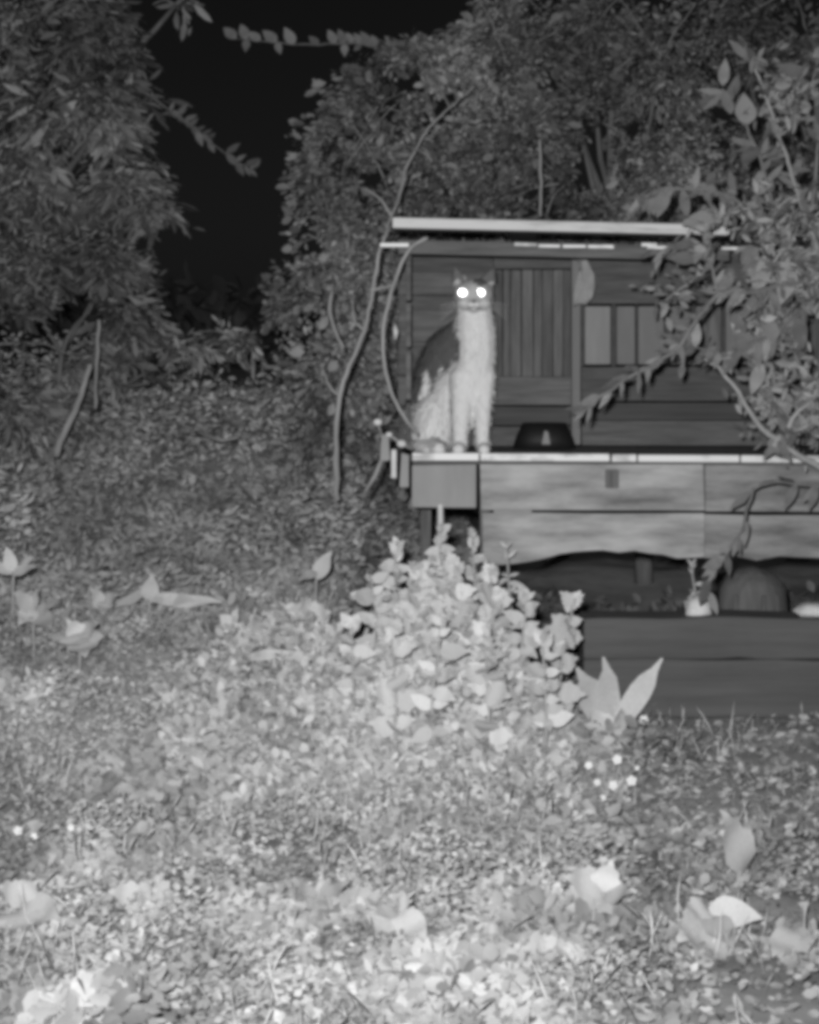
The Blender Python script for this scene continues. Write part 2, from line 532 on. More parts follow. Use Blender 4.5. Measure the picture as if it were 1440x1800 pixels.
for pl in ([W(597, 700, 5.28), W(575, 670, 5.27), W(566, 640, 5.27)], [W(640, 580, 5.25), W(622, 560, 5.25), W(618, 520, 5.26)], [W(655, 510, 5.25), W(690, 500, 5.24), W(700, 470, 5.25)], [W(690, 380, 5.3), W(668, 350, 5.3), W(640, 330, 5.32)]):
    MB().tube(wobble(pl, 4, 0.003), [.005 * (1 - i / 11) for i in range(9)], 6).build('side_stem', M['pale_bark'], bpy_st, smooth=True)

# what lies and hangs in the shelter
tb = empty('black_tub', W(957, 790, 5.38), 'low black tub with sloping sides on the shelter floor beyond the cat', 'tub')
tb.location.z = Zs
cx = tb.location.x
ring = []
for z, r in ((0.001, 0.096), (0.035, 0.086), (0.078, 0.066), (0.078, 0.059), (0.03, 0.058)):
    ring.append((z, r))
mb = MB()
n = 24
vs_ = [(cx + r * math.cos(2 * math.pi * k / n), 5.38 + 0.6 * r * math.sin(2 * math.pi * k / n), Zs + z) for z, r in ring for k in range(n)]
fs = [(i * n + k, i * n + (k + 1) % n, (i + 1) * n + (k + 1) % n, (i + 1) * n + k) for i in range(len(ring) - 1) for k in range(n)]
fs += [tuple(range(n - 1, -1, -1)), tuple(range((len(ring) - 1) * n, len(ring) * n))]
mb.add(vs_, fs).build('bowl', M['black'], tb, smooth=True)
MB().prism([(cx - 0.013, Zs + 0.016), (cx + 0.014, Zs + 0.016), (cx + 0.007, Zs + 0.054), (cx - 0.004, Zs + 0.058)], 5.318, 5.324).build('tag', M['panel'], tb, bevel=0.002)

pts = [(1016, 452), (1030, 449), (1036, 465), (1045, 484), (1047, 506), (1040, 524), (1032, 536), (1019, 533), (1008, 538), (1009, 515), (1014, 490), (1020, 470)]
vs_, fs = [], []
DR = 5.36
c0 = W(1028, 495, DR)
for k, s_ in enumerate((0.35, 0.75, 1.0)):
    for x, y in pts:
        p = W(1028 + (x - 1028) * s_, 495 + (y - 495) * s_, DR)
        p.y += 0.012 * math.sin(x * 0.3) + 0.008 * math.sin(y * 0.13)
        vs_.append(p)
vs_.append(c0)
n = len(pts)
for k in range(2):
    fs += [(k * n + i, k * n + (i + 1) % n, (k + 1) * n + (i + 1) % n, (k + 1) * n + i) for i in range(n)]
fs += [(3 * n, (i + 1) % n, i) for i in range(n)]
o = MB().add(vs_, fs).build('hanging_rag', M['cloth'], smooth=True)
o.modifiers.new('solid', 'SOLIDIFY').thickness = 0.003
tag(o, 'pale ragged cloth strip hanging inside under the roof above the upright post', 'rag')
MB().tube([W(1025, 430, DR), W(1025, 452, DR)], 0.002).build('string', M['stem'], o)

o = MB().tube([gpt(776, 4.97) - Vector((0, 0, 0.05)), W(775, 960, 4.97), W(774, 886, 4.97)], [0.009, 0.009, 0.008], 8).build('white_stake', M['white'])
tag(o, 'short white stake standing below the square end board', 'stake')

# ================================================================== sleepers, stump, stones
for i, (y0, y1, D) in enumerate(((1087, 1158, 4.86), (1159.5, 1262, 4.853))):
    a, b = W(1026, y0, D), W(1640, y1, D)
    n = 18
    poly = []
    for k in range(n + 1):
        x = a.x + (b.x - a.x) * k / n
        poly.append((x, b.z + random.uniform(-.003, .003)))
    for k in range(n, -1, -1):
        x = a.x + (b.x - a.x) * k / n
        poly.append((x, a.z + 0.010 * noise.noise(Vector((x * 4, i * 9, 0))) - 0.02 * (k == n)))
    o = MB().prism(poly, D, D + 0.14).build('timber_sleeper', M['sleeper'], bevel=0.006)
    tag(o, ('upper dark timber sleeper lying in the shade under the ragged boards', 'lower dark timber sleeper half sunk behind the strap-leaved plant')[i], 'sleeper', 'sleepers of the low retaining wall')


def rock(name, c, r, seed, m, label, cat, flat=0.0, sub=3, amp=0.25):
    bm = bmesh.new()
    bmesh.ops.create_icosphere(bm, subdivisions=sub, radius=1)
    vs_ = []
    for v in bm.verts:
        p = v.co.copy()
        k = 1 + amp * noise.noise(p * 1.6 + Vector((seed, 0, 0))) + 0.08 * noise.noise(p * 5 + Vector((seed, 3, 0)))
        p *= k
        vs_.append(Vector((p.x * r[0], p.y * r[1], p.z * r[2])) + Vector(c))
    fs = [tuple(v.index for v in f.verts) for f in bm.faces]
    bm.free()
    o = MB().add(vs_, fs).build(name, m, smooth=True, origin=c)
    return tag(o, label, cat)


# rounded stump standing behind the sleepers
st = empty('tree_stump', gpt(1330, 5.06), 'grey round-topped stump with upright grain behind the dark sleepers', 'stump')
mb = MB()
n = 20
c = st.location
zt = W(0, 1002, 5.06).z
prof = [(0.0, 0.105), (zt - 0.12, 0.098), (zt - 0.06, 0.092), (zt - 0.025, 0.07), (zt - 0.006, 0.035), (zt, 0.01)]
vs_ = []
for z, r in prof:
    for k in range(n):
        a = 2 * math.pi * k / n
        rr = r * (1 + 0.07 * math.sin(k * 2.4))
        vs_.append((c.x + rr * math.cos(a), c.y + 0.08 + rr * math.sin(a), z))
fs = [(i * n + k, i * n + (k + 1) % n, (i + 1) * n + (k + 1) % n, (i + 1) * n + k) for i in range(len(prof) - 1) for k in range(n)] + [tuple((len(prof) - 1) * n + k for k in range(n))]
mb.add(vs_, fs).build('trunk', M['stump'], st, smooth=True)
for a0 in (-2.2, -1.4, -0.9):
    MB().tube([(c.x + .103 * math.cos(a0), c.y + 0.08 + .103 * math.sin(a0), zt - 0.3), (c.x + .098 * math.cos(a0), c.y + 0.08 + .098 * math.sin(a0), zt - 0.07)], [0.012, 0.006]).build('bark_ridge', M['stump'], st, smooth=True)

rock('angular_stone', W(1225, 1068, 4.93), (0.045, 0.04, 0.035), 3, M['rock'], 'pale angular stone on the upper sleeper beside the stump', 'stone', sub=2, amp=0.5)
rock('flat_stone', W(1428, 1072, 4.9), (0.05, 0.04, 0.022), 5, M['rock'], 'pale flat stone on the upper sleeper at its far end past the stump', 'stone', sub=2)
o = MB().prism([(p.x, p.z) for p in (W(438, 1163, 4.58), W(560, 1160, 4.58), W(566, 1148, 4.58), W(470, 1140, 4.58), W(440, 1148, 4.58))], 4.58, 4.7).build('stone_slab', M['panel_stone'], bevel=0.004)
tag(o, 'thin bright slab capping a low dark block in the weeds below the lone upright leaf', 'stone')
MB().prism([(p.x, p.z) for p in (W(446, 1240, 4.6), W(552, 1240, 4.6), W(549, 1164, 4.6), W(444, 1164.5, 4.6))], 4.6, 4.69).build('dark_block', M['sleeper'], o, bevel=0.005)

# ================================================================== trees and shrubs
def clump_leaves(blobs, per, L, aspect, hang, flat):
    """leaves spread through ellipsoid clumps; blobs: (centre, (rx, ry, rz), weight)"""
    P, Dr, N = [], [], []
    for c, r, wgt in blobs:
        n = int(per * wgt)
        u = rand_unit(n) * (rng.random(n) ** 0.45)[:, None]
        k = np.array([1 + 0.45 * noise.noise(Vector(q) * 2.3 + Vector(c) * 3) for q in u])
        p = np.array(c) + u * k[:, None] * np.array(r)
        # cull by noise so that gaps stay open
        keep = np.array([noise.noise(Vector(q) * 3.4) + 0.5 * noise.noise(Vector(q) * 8) > -0.02 for q in p])
        p, u = p[keep], u[keep]
        d = u + rand_unit(len(p)) * 0.7
        d[:, 2] = d[:, 2] * flat - hang
        P.append(p)
        Dr.append(d)
        nn = rand_unit(len(p)) * 0.9 + np.array([0, -0.35, 0.75])
        N.append(nn)
    # loose shoots that break the outline
    for c, r, wgt in blobs:
        for _ in range(int(7 * min(1, wgt + .3))):
            u = rand_unit(1)[0]
            a = np.array(c) + u * np.array(r) * 0.8
            ln = 0.35 * max(r) * rng.uniform(.6, 1.4)
            dr = u + rand_unit(1)[0] * .5
            m = int(16 * ln / 0.1)
            t = rng.random(m)[:, None]
            P.append(a + dr * ln * t + np.array([0, 0, -.4]) * ln * t * t + rng.normal(0, L * .25, (m, 3)))
            Dr.append(dr + rand_unit(m) * .9)
            N.append(rand_unit(m) * .8 + np.array([0, -.5, .6]))
    P, Dr, N = np.concatenate(P), np.concatenate(Dr), np.concatenate(N)
    n = len(P)
    LL = L * rng.uniform(0.5, 1.0, n) * np.where(rng.random(n) < 0.12, 2.0, 1.0)
    return P, Dr, N, LL, LL * aspect * rng.uniform(0.8, 1.25, n)


def woody(name, label, cat, base, blobs, per, L, aspect, mleaf, hang=0.25, flat=0.5, group=None, trunk_r=0.03, tone=(0.35, 1.45), twigs=3):
    r = empty(name, base, label, cat, group)
    b = Vector(base)
    zt = max(q[0][2] for q in blobs)
    cen = sum((Vector(q[0]) for q in blobs), Vector()) / len(blobs)
    top = Vector((cen.x, cen.y, b.z + (zt - b.z) * 0.9))
    tp = wobble([b - Vector((0, 0, 0.05)), b.lerp(top, 0.35) + Vector((0.04, 0, 0)), b.lerp(top, 0.7) - Vector((0.05, 0, 0)), top], 4, 0.01)
    n = len(tp)
    MB().tube(tp, [trunk_r * (1 - 0.8 * i / n) for i in range(n)], 8).build('trunk', M['bark'], r, smooth=True)
    mb = MB()
    for c, rad, wgt in blobs:
        c = Vector(c)
        t = min(0.85, max(0.1, (c.z - b.z) / max(0.3, top.z - b.z) * 0.6))
        s = tp[int(t * (n - 1))]
        pts = wobble([s, s.lerp(c, 0.5) + Vector((0, 0, -0.04)), c], 3, 0.012)
        mb.tube(pts, [trunk_r * 0.45 * (1 - 0.75 * i / len(pts)) for i in range(len(pts))], 6)
        for k in range(twigs):
            e = c + Vector((rad[0] * random.uniform(-1, 1), rad[1] * random.uniform(-1.25, -0.5), rad[2] * random.uniform(-0.9, 1)))
            MB().tube(wobble([c, c.lerp(e, 0.5) + Vector((0, 0, 0.02)), e], 3, 0.006), [0.005, 0.005, 0.004, 0.004, 0.003, 0.003, 0.002], 5).build('twig', M['pale_bark'], r, smooth=True)
    mb.build('branches', M['bark'], r, smooth=True)
    P, Dr, N, LL, WW = clump_leaves(blobs, per, L, aspect, hang, flat)
    tn = rng.uniform(tone[0], tone[1], len(P))
    tn *= np.array([max(.25, 0.95 + 0.9 * noise.noise(Vector(q) * 2.4 + Vector((7, 0, 0))) + .3 * noise.noise(Vector(q) * 7)) for q in P])
    cr = leaf_field('crown', P, Dr, N, LL, WW, tn, mleaf, r)
    return r


def B(px, py, D, rx, ry=None, rz=None, wgt=1.0):
    p = W(px, py, D)
    ry = ry or rx
    rz = rz or rx
    return (tuple(p), (rx, rz, ry), wgt)


# trees at the open sky gap
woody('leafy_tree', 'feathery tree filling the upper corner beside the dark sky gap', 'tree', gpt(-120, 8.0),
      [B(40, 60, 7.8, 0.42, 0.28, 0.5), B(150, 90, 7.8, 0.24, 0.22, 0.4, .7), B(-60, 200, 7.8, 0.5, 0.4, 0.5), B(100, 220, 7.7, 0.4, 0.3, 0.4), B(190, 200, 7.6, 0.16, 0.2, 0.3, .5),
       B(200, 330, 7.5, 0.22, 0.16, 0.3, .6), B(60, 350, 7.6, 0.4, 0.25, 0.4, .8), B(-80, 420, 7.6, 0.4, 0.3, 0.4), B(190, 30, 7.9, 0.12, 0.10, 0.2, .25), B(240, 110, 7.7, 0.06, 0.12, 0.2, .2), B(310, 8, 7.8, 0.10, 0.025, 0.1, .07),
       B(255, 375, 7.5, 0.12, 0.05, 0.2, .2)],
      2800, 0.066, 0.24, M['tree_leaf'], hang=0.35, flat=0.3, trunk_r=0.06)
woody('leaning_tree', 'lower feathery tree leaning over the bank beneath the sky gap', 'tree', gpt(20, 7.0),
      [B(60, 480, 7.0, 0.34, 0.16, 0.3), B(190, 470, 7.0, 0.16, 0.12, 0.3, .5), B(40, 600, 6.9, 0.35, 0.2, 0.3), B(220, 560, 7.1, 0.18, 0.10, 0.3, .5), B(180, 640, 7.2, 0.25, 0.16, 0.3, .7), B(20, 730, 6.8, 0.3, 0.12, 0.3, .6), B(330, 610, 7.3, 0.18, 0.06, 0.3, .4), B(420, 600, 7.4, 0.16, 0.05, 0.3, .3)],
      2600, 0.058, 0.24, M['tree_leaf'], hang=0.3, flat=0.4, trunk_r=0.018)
# a bare spray reaching into the sky gap
sp = empty('leafy_spray', W(235, 150, 7.4), 'thin leafy spray reaching out alone across the dark sky gap', 'branch')
pts = wobble([W(235, 150, 7.4), W(300, 195, 7.35), W(345, 230, 7.3), W(385, 262, 7.3), W(440, 298, 7.3)], 4, 0.004)
MB().tube(pts, [0.007 * (1 - 0.7 * i / len(pts)) for i in range(len(pts))], 5).build('twig', M['bark'], sp, smooth=True)
for i, p in enumerate(pts):
    if i > 3 and i not in (11, 12):
        for s_ in (1, -1):
            put_leaf(sp, p, (random.uniform(.3, 1), random.uniform(-.6, .3), s_ * random.uniform(.3, 1) - .2), (0, -1, .5), random.uniform(.04, .075), 'lance_s', 1.3)
fr = empty('overhanging_spray', W(700, 85, 6.9), 'level leafy spray across the top of the dark sky gap', 'branch')
pts = wobble([W(840, 70, 6.9), W(700, 85, 6.9), W(620, 76, 6.9), W(540, 78, 6.9), W(415, 68, 6.9)], 5, 0.003)
MB().tube(pts, [0.008 * (1 - 0.7 * i / len(pts)) for i in range(len(pts))], 5).build('twig', M['bark'], fr, smooth=True)
for i, p in enumerate(pts):
    if 12 < i < 16 and i % 2: continue
    put_leaf(fr, p, (random.uniform(-.8, -.2), random.uniform(-.4, .2), random.uniform(.4, 1)), (0, -1, .3), random.uniform(.045, .075), 'ovate_s')
    if i % 2: put_leaf(fr, p, (random.uniform(-.8, .2), random.uniform(-.4, .2), random.uniform(-.5, .3)), (0, -1, .3), random.uniform(.035, .06), 'ovate_s')

# thicket behind the shelter
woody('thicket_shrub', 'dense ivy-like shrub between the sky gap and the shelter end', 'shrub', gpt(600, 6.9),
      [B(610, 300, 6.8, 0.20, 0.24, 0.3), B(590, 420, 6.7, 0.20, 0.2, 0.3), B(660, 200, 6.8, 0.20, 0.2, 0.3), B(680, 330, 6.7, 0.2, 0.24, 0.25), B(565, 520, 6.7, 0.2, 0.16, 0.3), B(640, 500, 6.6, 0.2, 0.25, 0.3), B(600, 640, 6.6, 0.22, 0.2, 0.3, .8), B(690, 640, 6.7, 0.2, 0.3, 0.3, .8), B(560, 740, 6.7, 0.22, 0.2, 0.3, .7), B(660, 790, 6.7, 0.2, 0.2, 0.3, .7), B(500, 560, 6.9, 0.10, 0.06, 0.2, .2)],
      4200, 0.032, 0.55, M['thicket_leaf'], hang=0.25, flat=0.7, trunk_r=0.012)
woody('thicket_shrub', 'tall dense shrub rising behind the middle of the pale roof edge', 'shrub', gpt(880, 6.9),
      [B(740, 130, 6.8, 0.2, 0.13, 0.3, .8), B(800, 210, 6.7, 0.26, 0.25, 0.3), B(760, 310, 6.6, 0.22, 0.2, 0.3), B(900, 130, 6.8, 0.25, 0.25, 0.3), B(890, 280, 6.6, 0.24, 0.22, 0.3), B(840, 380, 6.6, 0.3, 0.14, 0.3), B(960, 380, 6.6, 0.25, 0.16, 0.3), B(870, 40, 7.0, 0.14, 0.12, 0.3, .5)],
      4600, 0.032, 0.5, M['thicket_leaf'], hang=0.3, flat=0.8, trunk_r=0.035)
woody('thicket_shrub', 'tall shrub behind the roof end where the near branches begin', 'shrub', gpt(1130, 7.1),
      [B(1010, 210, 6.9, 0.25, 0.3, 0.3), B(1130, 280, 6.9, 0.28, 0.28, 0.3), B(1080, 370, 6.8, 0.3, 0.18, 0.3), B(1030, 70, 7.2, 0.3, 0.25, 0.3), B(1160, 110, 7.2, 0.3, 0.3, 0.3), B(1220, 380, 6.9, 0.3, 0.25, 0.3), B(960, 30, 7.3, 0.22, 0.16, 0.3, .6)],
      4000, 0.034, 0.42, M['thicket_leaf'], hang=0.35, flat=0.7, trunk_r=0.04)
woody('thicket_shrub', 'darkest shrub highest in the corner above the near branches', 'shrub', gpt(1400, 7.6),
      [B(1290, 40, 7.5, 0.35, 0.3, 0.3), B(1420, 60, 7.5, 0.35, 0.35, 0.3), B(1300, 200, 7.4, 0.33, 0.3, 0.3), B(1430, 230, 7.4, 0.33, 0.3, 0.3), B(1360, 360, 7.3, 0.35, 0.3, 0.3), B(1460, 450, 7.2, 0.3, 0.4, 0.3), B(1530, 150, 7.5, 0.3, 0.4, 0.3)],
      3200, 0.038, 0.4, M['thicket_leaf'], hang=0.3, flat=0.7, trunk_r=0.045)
# a pale bare stem in front of the thicket
o = MB().tube(wobble([W(703, 372, 5.9), W(706, 320, 5.95), W(730, 265, 6.0), W(755, 225, 6.0), W(790, 190, 6.0), W(838, 150, 6.05)], 5, 0.0035), [0.0075 - 0.0002 * i for i in range(26)]).build('dead_twig', M['pale_bark'], smooth=True)
tag(o, 'thin pale dead twig rising crookedly from the roof corner', 'twig')
o2 = MB().tube(wobble([W(730, 265, 6.0), W(745, 268, 5.95), W(760, 285, 5.95)], 3, 0.003), 0.004).build('side_twig', M['pale_bark'], o, smooth=True)
o = MB().tube(wobble([W(950, 380, 5.9), W(951, 320, 5.9), W(949, 245, 5.9)], 4, 0.003), 0.005).build('upright_twig', M['pale_bark'], smooth=True)
tag(o, 'straight thin twig standing above the middle of the roof edge', 'twig')

# bare sticks on the bank
o = MB().tube(wobble([W(98, 800, 6.2), W(118, 752, 6.2), W(135, 712, 6.2), W(150, 672, 6.2), W(158, 640, 6.2)], 4, 0.004), [0.014 - 0.0003 * i for i in range(17)]).build('leaning_stick', M['pale_bark'], smooth=True)
tag(o, 'pale bare stick leaning on the bank under the feathery tree', 'stick')
o = MB().tube(wobble([W(168, 720, 6.4), W(170, 640, 6.4), W(174, 562, 6.4)], 4, 0.003), 0.007).build('upright_stick', M['pale_bark'], smooth=True)
tag(o, 'thin upright stick behind the leaning stick', 'stick')
o = MB().tube(wobble([W(345, 760, 6.6), W(385, 772, 6.5), W(420, 770, 6.5)], 4, 0.004), 0.006).build('fallen_stick', M['pale_bark'], smooth=True)
tag(o, 'short pale stick lying level in the dim bank growth', 'stick')

# the near shrub with broad leaves in front of the shelter
sh = empty('broadleaf_shrub', gpt(1600, 4.72), 'near broad-leaved shrub with shoots reaching across the open shelter', 'shrub')
b0 = sh.location.copy()
BR = [
    [b0 - Vector((0, 0, .05)), W(1560, 1000, 4.72), W(1490, 860, 4.7), W(1390, 790, 4.68), W(1330, 740, 4.65), W(1275, 660, 4.6), W(1240, 630, 4.58)],
    [W(1350, 800, 4.68), W(1385, 750, 4.66), W(1440, 680, 4.66), W(1480, 600, 4.68)],
    [b0, W(1560, 800, 4.72), W(1490, 620, 4.7), W(1440, 500, 4.66), W(1330, 512, 4.58), W(1262, 520, 4.55), W(1180, 620, 4.5), W(1110, 660, 4.46), W(1032, 718, 4.42)],
    [W(1465, 600, 4.7), W(1450, 480, 4.72), W(1425, 400, 4.72), W(1395, 310, 4.74), W(1370, 240, 4.76), W(1310, 82, 4.8)],
    [W(1440, 500, 4.7), W(1360, 420, 4.65), W(1290, 350, 4.62), W(1200, 330, 4.6), W(1130, 345, 4.6)],
    [W(1360, 420, 4.65), W(1350, 320, 4.66), W(1310, 220, 4.7), W(1270, 160, 4.72)],
    [W(1262, 520, 4.56), W(1255, 480, 4.56), W(1235, 430, 4.55), W(1150, 440, 4.55)],
    [W(1490, 860, 4.7), W(1340, 850, 4.66), W(1305, 930, 4.64), W(1260, 1000, 4.62), W(1245, 1045, 4.62)],
    [W(1440, 500, 4.7), W(1380, 570, 4.62), W(1330, 600, 4.6), W(1280, 620, 4.58), W(1190, 600, 4.55)],
    [W(1425, 400, 4.72), W(1440, 250, 4.74), W(1430, 130, 4.76), W(1460, 60, 4.78)],
]
SZ = [0.013, 0.009, 0.012, 0.010, 0.008, 0.007, 0.006, 0.006, 0.006, 0.007]
DEN = [4, 4, 7, 5, 7, 6, 6, 3, 7, 6]
nl = 0
for k, br_ in enumerate(BR):
    pts = wobble(br_, 5, 0.004)
    n = len(pts)
    MB().tube(pts, [SZ[k] * (1 - 0.7 * i / n) for i in range(n)], 6).build('branch', M['pale_bark'] if k in (0, 1, 3) else M['bark'], sh, smooth=True)
    for i in range(n):
        if k in (0, 2) and pts[i].z < 0.85 + 0.15 * (k == 0): continue
        for _ in range(3):
            if random.random() > DEN[k] / 8: continue
            t = (pts[min(i + 1, n - 1)] - pts[max(i - 1, 0)]).normalized()
            side = Vector((random.uniform(-1, 1), random.uniform(-.7, .4), random.uniform(-1, 1)))
            d = t * random.uniform(.3, 1) + side * 0.8 + Vector((0, 0, -.25))
            tip = k == 2 and i > n * 0.55
            if tip: d = t * 0.7 + Vector((random.uniform(-.7, .5), random.uniform(-.4, .3), random.uniform(-.6, .8)))
            u = Vector((random.uniform(-.5, .5), random.uniform(-1, -.1), random.uniform(.2, 1)))
            Lf = random.uniform(0.035, 0.085) if not tip else random.uniform(0.035, 0.06)
            put_leaf(sh, pts[i], d, u, Lf, 'lance_s' if tip or random.random() < .7 else 'ovate_s', random.uniform(.8, 1.2))
            nl += 1
# the largest, paler leaves near the roof end
for px, py, dx, dz, L in ((1260, 335, -1, .15, .12), (1270, 385, -1, -.05, .15), (1345, 450, -.2, -1, .15), (1320, 430, -.1, -1, .12), (1230, 455, -1, .1, .12), (1390, 470, -.3, -1, .14),
                          (1270, 150, .1, 1, .10), (1285, 200, -.3, 1, .10), (1430, 100, .9, .4, .12), (1410, 130, -.8, .3, .10), (1360, 600, -.2, 1, .10), (1300, 560, .1, -1, .10), (1340, 640, -.3, -.9, .12), (1400, 560, .3, -1, .12), (1200, 640, -.1, -1, .06)):
    put_leaf(sh, W(px, py, 4.6), (dx, random.uniform(-.2, .2), dz), (0, -1, .45), L * .72, 'ovate_s', random.uniform(.7, .95))

sites = []
for k in range(26):
    px, py = random.uniform(1235, 1470), random.uniform(110, 745)
    if k < 5: px, py = random.uniform(1285, 1450), random.uniform(350, 470)
    if px < 1310 and (py < 300 or py > 560): px += 110
    D = random.uniform(4.5, 4.85)
    a = random.uniform(0, 6.28)
    ln = random.uniform(40, 100)
    p0, p1 = W(px, py, D), W(px + math.cos(a) * ln, py + math.sin(a) * ln, D + random.uniform(-.1, .1))
    pts = wobble([p0, p0.lerp(p1, .5) + Vector((0, 0, random.uniform(-.02, .02))), p1], 4, .003)
    MB().tube(pts, [.004 - .0003 * i for i in range(len(pts))], 5).build('twig', M['pale_bark'], sh, smooth=True)
    sites += pts
sites = np.array([tuple(p) for p in sites])
n = 1800
P = sites[rng.integers(0, len(sites), n)] + rng.normal(0, .035, (n, 3))
d = rand_unit(n) + np.array([0, 0, -.3])
LL = rng.uniform(.02, .05, n)
o = leaf_field('small_leaves', P, d, rand_unit(n) * .8 + np.array([0, -.8, .4]), LL, LL * rng.uniform(.22, .48, n), rng.uniform(.5, 1.5, n), M['shrub_small'], sh)
o['kind'] = 'stuff'

# far wood closing the view under the sky gap, and the growth on the bank
n = 9000
xx = rng.uniform(-14, 14, n)
yy = rng.uniform(19, 24, n)
top = np.array([0.75 + 0.6 * noise.noise(Vector((x * 0.45, y * 0.3, 0))) for x, y in zip(xx, yy)])
zz = rng.random(n) ** 0.8 * (top + 0.6) + 0.2
o = leaf_field('far_wood', np.stack([xx, yy, zz], 1), rand_unit(n), rand_unit(n) + np.array([0, -.6, .4]), rng.uniform(.15, .4, n), rng.uniform(.08, .2, n), rng.uniform(.5, 1, n), M['thicket_leaf'])
tag(o, 'far dark wood barely showing under the sky gap', 'wood', kind='stuff')

n = 42000
xx = rng.uniform(-2.6, 0.25, n)
yy = rng.uniform(4.9, 9.0, n)
hh = np.array([H(x, y) for x, y in zip(xx, yy)])
bush = np.array([max(0, noise.noise(Vector((x * 1.7, y * 1.7, 5)))) for x, y in zip(xx, yy)])
zz = hh + 0.01 + rng.random(n) ** 1.5 * (0.05 + 0.62 * bush)
d = rand_unit(n)
d[:, 2] = np.abs(d[:, 2]) * 0.6
o = leaf_field('undergrowth', np.stack([xx, yy, zz], 1), d, rand_unit(n) * .8 + np.array([0, -.9, .6]), rng.uniform(.014, .05, n), rng.uniform(.006, .022, n), rng.uniform(.6, 1.1, n) * (0.75 + 0.9 * np.clip(bush, 0, 1)) * np.array([1 + .5 * noise.noise(Vector((x * 4, y * 3, 77))) for x, y in zip(xx, yy)]), M['bank_leaf'])
tag(o, 'dim low undergrowth covering the bank beyond the pale weeds', 'undergrowth', kind='stuff')
# undergrowth beside and below the shelter
n = 2500
xx = rng.uniform(0.3, 1.8, n)
yy = rng.uniform(5.0, 6.6, n)
zz = np.array([H(x, y) for x, y in zip(xx, yy)]) + rng.random(n) * 0.08
keepd = rand_unit(n)
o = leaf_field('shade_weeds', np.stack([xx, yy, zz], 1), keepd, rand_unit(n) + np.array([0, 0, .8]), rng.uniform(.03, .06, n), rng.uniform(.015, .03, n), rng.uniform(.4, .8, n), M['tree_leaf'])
tag(o, 'sparse weeds in the shade below the shelter floor', 'weeds', kind='stuff')

# ================================================================== pale ground cover in the near weeds
def dens(x, y):
    if -0.42 < x < -0.23 and 4.45 < y < 4.7: return 0.3 * (random.random() < .5)
    if y > 5.0 and random.random() < sm(5.0, 6.2, y): return 0
    px = 720 + x / y * F
    py = HOR + (CAMZ - 0.0) / y * F
    right = sm(980, 1150, px) * sm(1240, 1290, py)
    d = 1.0 - 0.72 * right
    d *= 1 - 0.85 * (1 if (px > 1015 and y > 4.45) else 0)
    d *= 0.45 + 0.9 * sm(-0.25, 0.25, noise.noise(Vector((x * 2.2, y * 2.2, 2.0))))
    return d


def scatter(n, x0, x1, y0, y1, f):
    P = []
    while len(P) < n:
        y = y0 + (y1 - y0) * random.random()
        x = random.uniform(x0, x1)
        if abs(x) > 0.27 * y + 0.25: continue
        if random.random() < f(x, y): P.append((x, y))
    return P


N1 = 66000
pp = scatter(N1, -2, 2, 2.3, 6.3, dens)
P = np.array([(x, y, H(x, y)) for x, y in pp])
lift = np.array([0.02 + 0.11 * max(0, noise.noise(Vector((x * 4, y * 4, 9))) + 0.15) for x, y in pp])
P[:, 2] += rng.random(N1) * lift
d = rand_unit(N1)
d[:, 2] = np.abs(d[:, 2]) * 0.5
big = np.array([noise.noise(Vector((x * 3, y * 3, 30))) for x, y in pp])
LL = rng.uniform(0.008, 0.019, N1) * (1 + 3.0 * np.clip(big, 0, 1))
pt = np.array([0.80 + 0.35 * noise.noise(Vector((x * 1.5, y * 1.5, 40))) + 0.55 * noise.noise(Vector((x * 7, y * 5, 44))) for x, y in pp])
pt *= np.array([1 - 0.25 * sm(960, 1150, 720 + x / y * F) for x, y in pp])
o = leaf_field('ground_cover', P, d, rand_unit(N1) * 0.75 + np.array([0, -0.95, 0.6]), LL, LL * rng.uniform(0.3, 0.85, N1), rng.uniform(0.7, 1.1, N1) * pt, M['cover'])
tag(o, 'pale mat of small leaved weeds covering the near ground', 'weeds', kind='stuff')

N2 = 14000
pp = scatter(N2, -2, 2, 2.3, 6.0, lambda x, y: 1)
P = np.array([(x, y, H(x, y) + random.uniform(0.003, 0.02)) for x, y in pp])
d = rand_unit(N2)
d[:, 2] *= 0.25
LL = rng.uniform(0.012, 0.035, N2)
o = leaf_field('leaf_litter', P, d, rand_unit(N2) * 0.5 + np.array([0, -0.45, 0.9]), LL, LL * rng.uniform(.4, .7, N2), rng.uniform(.6, 1.5, N2), M['litter'], droop=-0.15)
tag(o, 'dead leaves lying over the bare near soil', 'leaves', kind='stuff')

# denser small weeds on the hump under the tall clump
NM = 30000
xx, yy = np.where(rng.random(NM) < .7, rng.normal(0.10, 0.17, NM), rng.normal(-.24, .15, NM)), rng.normal(4.47, 0.17, NM)
zz = np.array([H(x, y) for x, y in zip(xx, yy)])
env = np.exp(-((xx - 0.10) / 0.22) ** 2 - ((yy - 4.48) / 0.24) ** 2)
zz += rng.random(NM) * (0.04 + 0.16 * env) * np.array([1 + .8 * noise.noise(Vector((x * 9, y * 9, 3))) for x, y in zip(xx, yy)])
env2 = np.exp(-((xx + 0.24) / 0.24) ** 2 - ((yy - 4.7) / 0.2) ** 2)
zz += rng.random(NM) * 0.13 * env2
ok = (xx < 0.40) & (yy < 4.92) & ~((xx > -0.44) & (xx < -0.20) & (yy < 4.62) & (yy > 4.2) & (rng.random(NM) < .72))
d = rand_unit(NM)
d[:, 2] = np.abs(d[:, 2]) * .8 + .1
LL = rng.uniform(0.012, 0.036, NM)
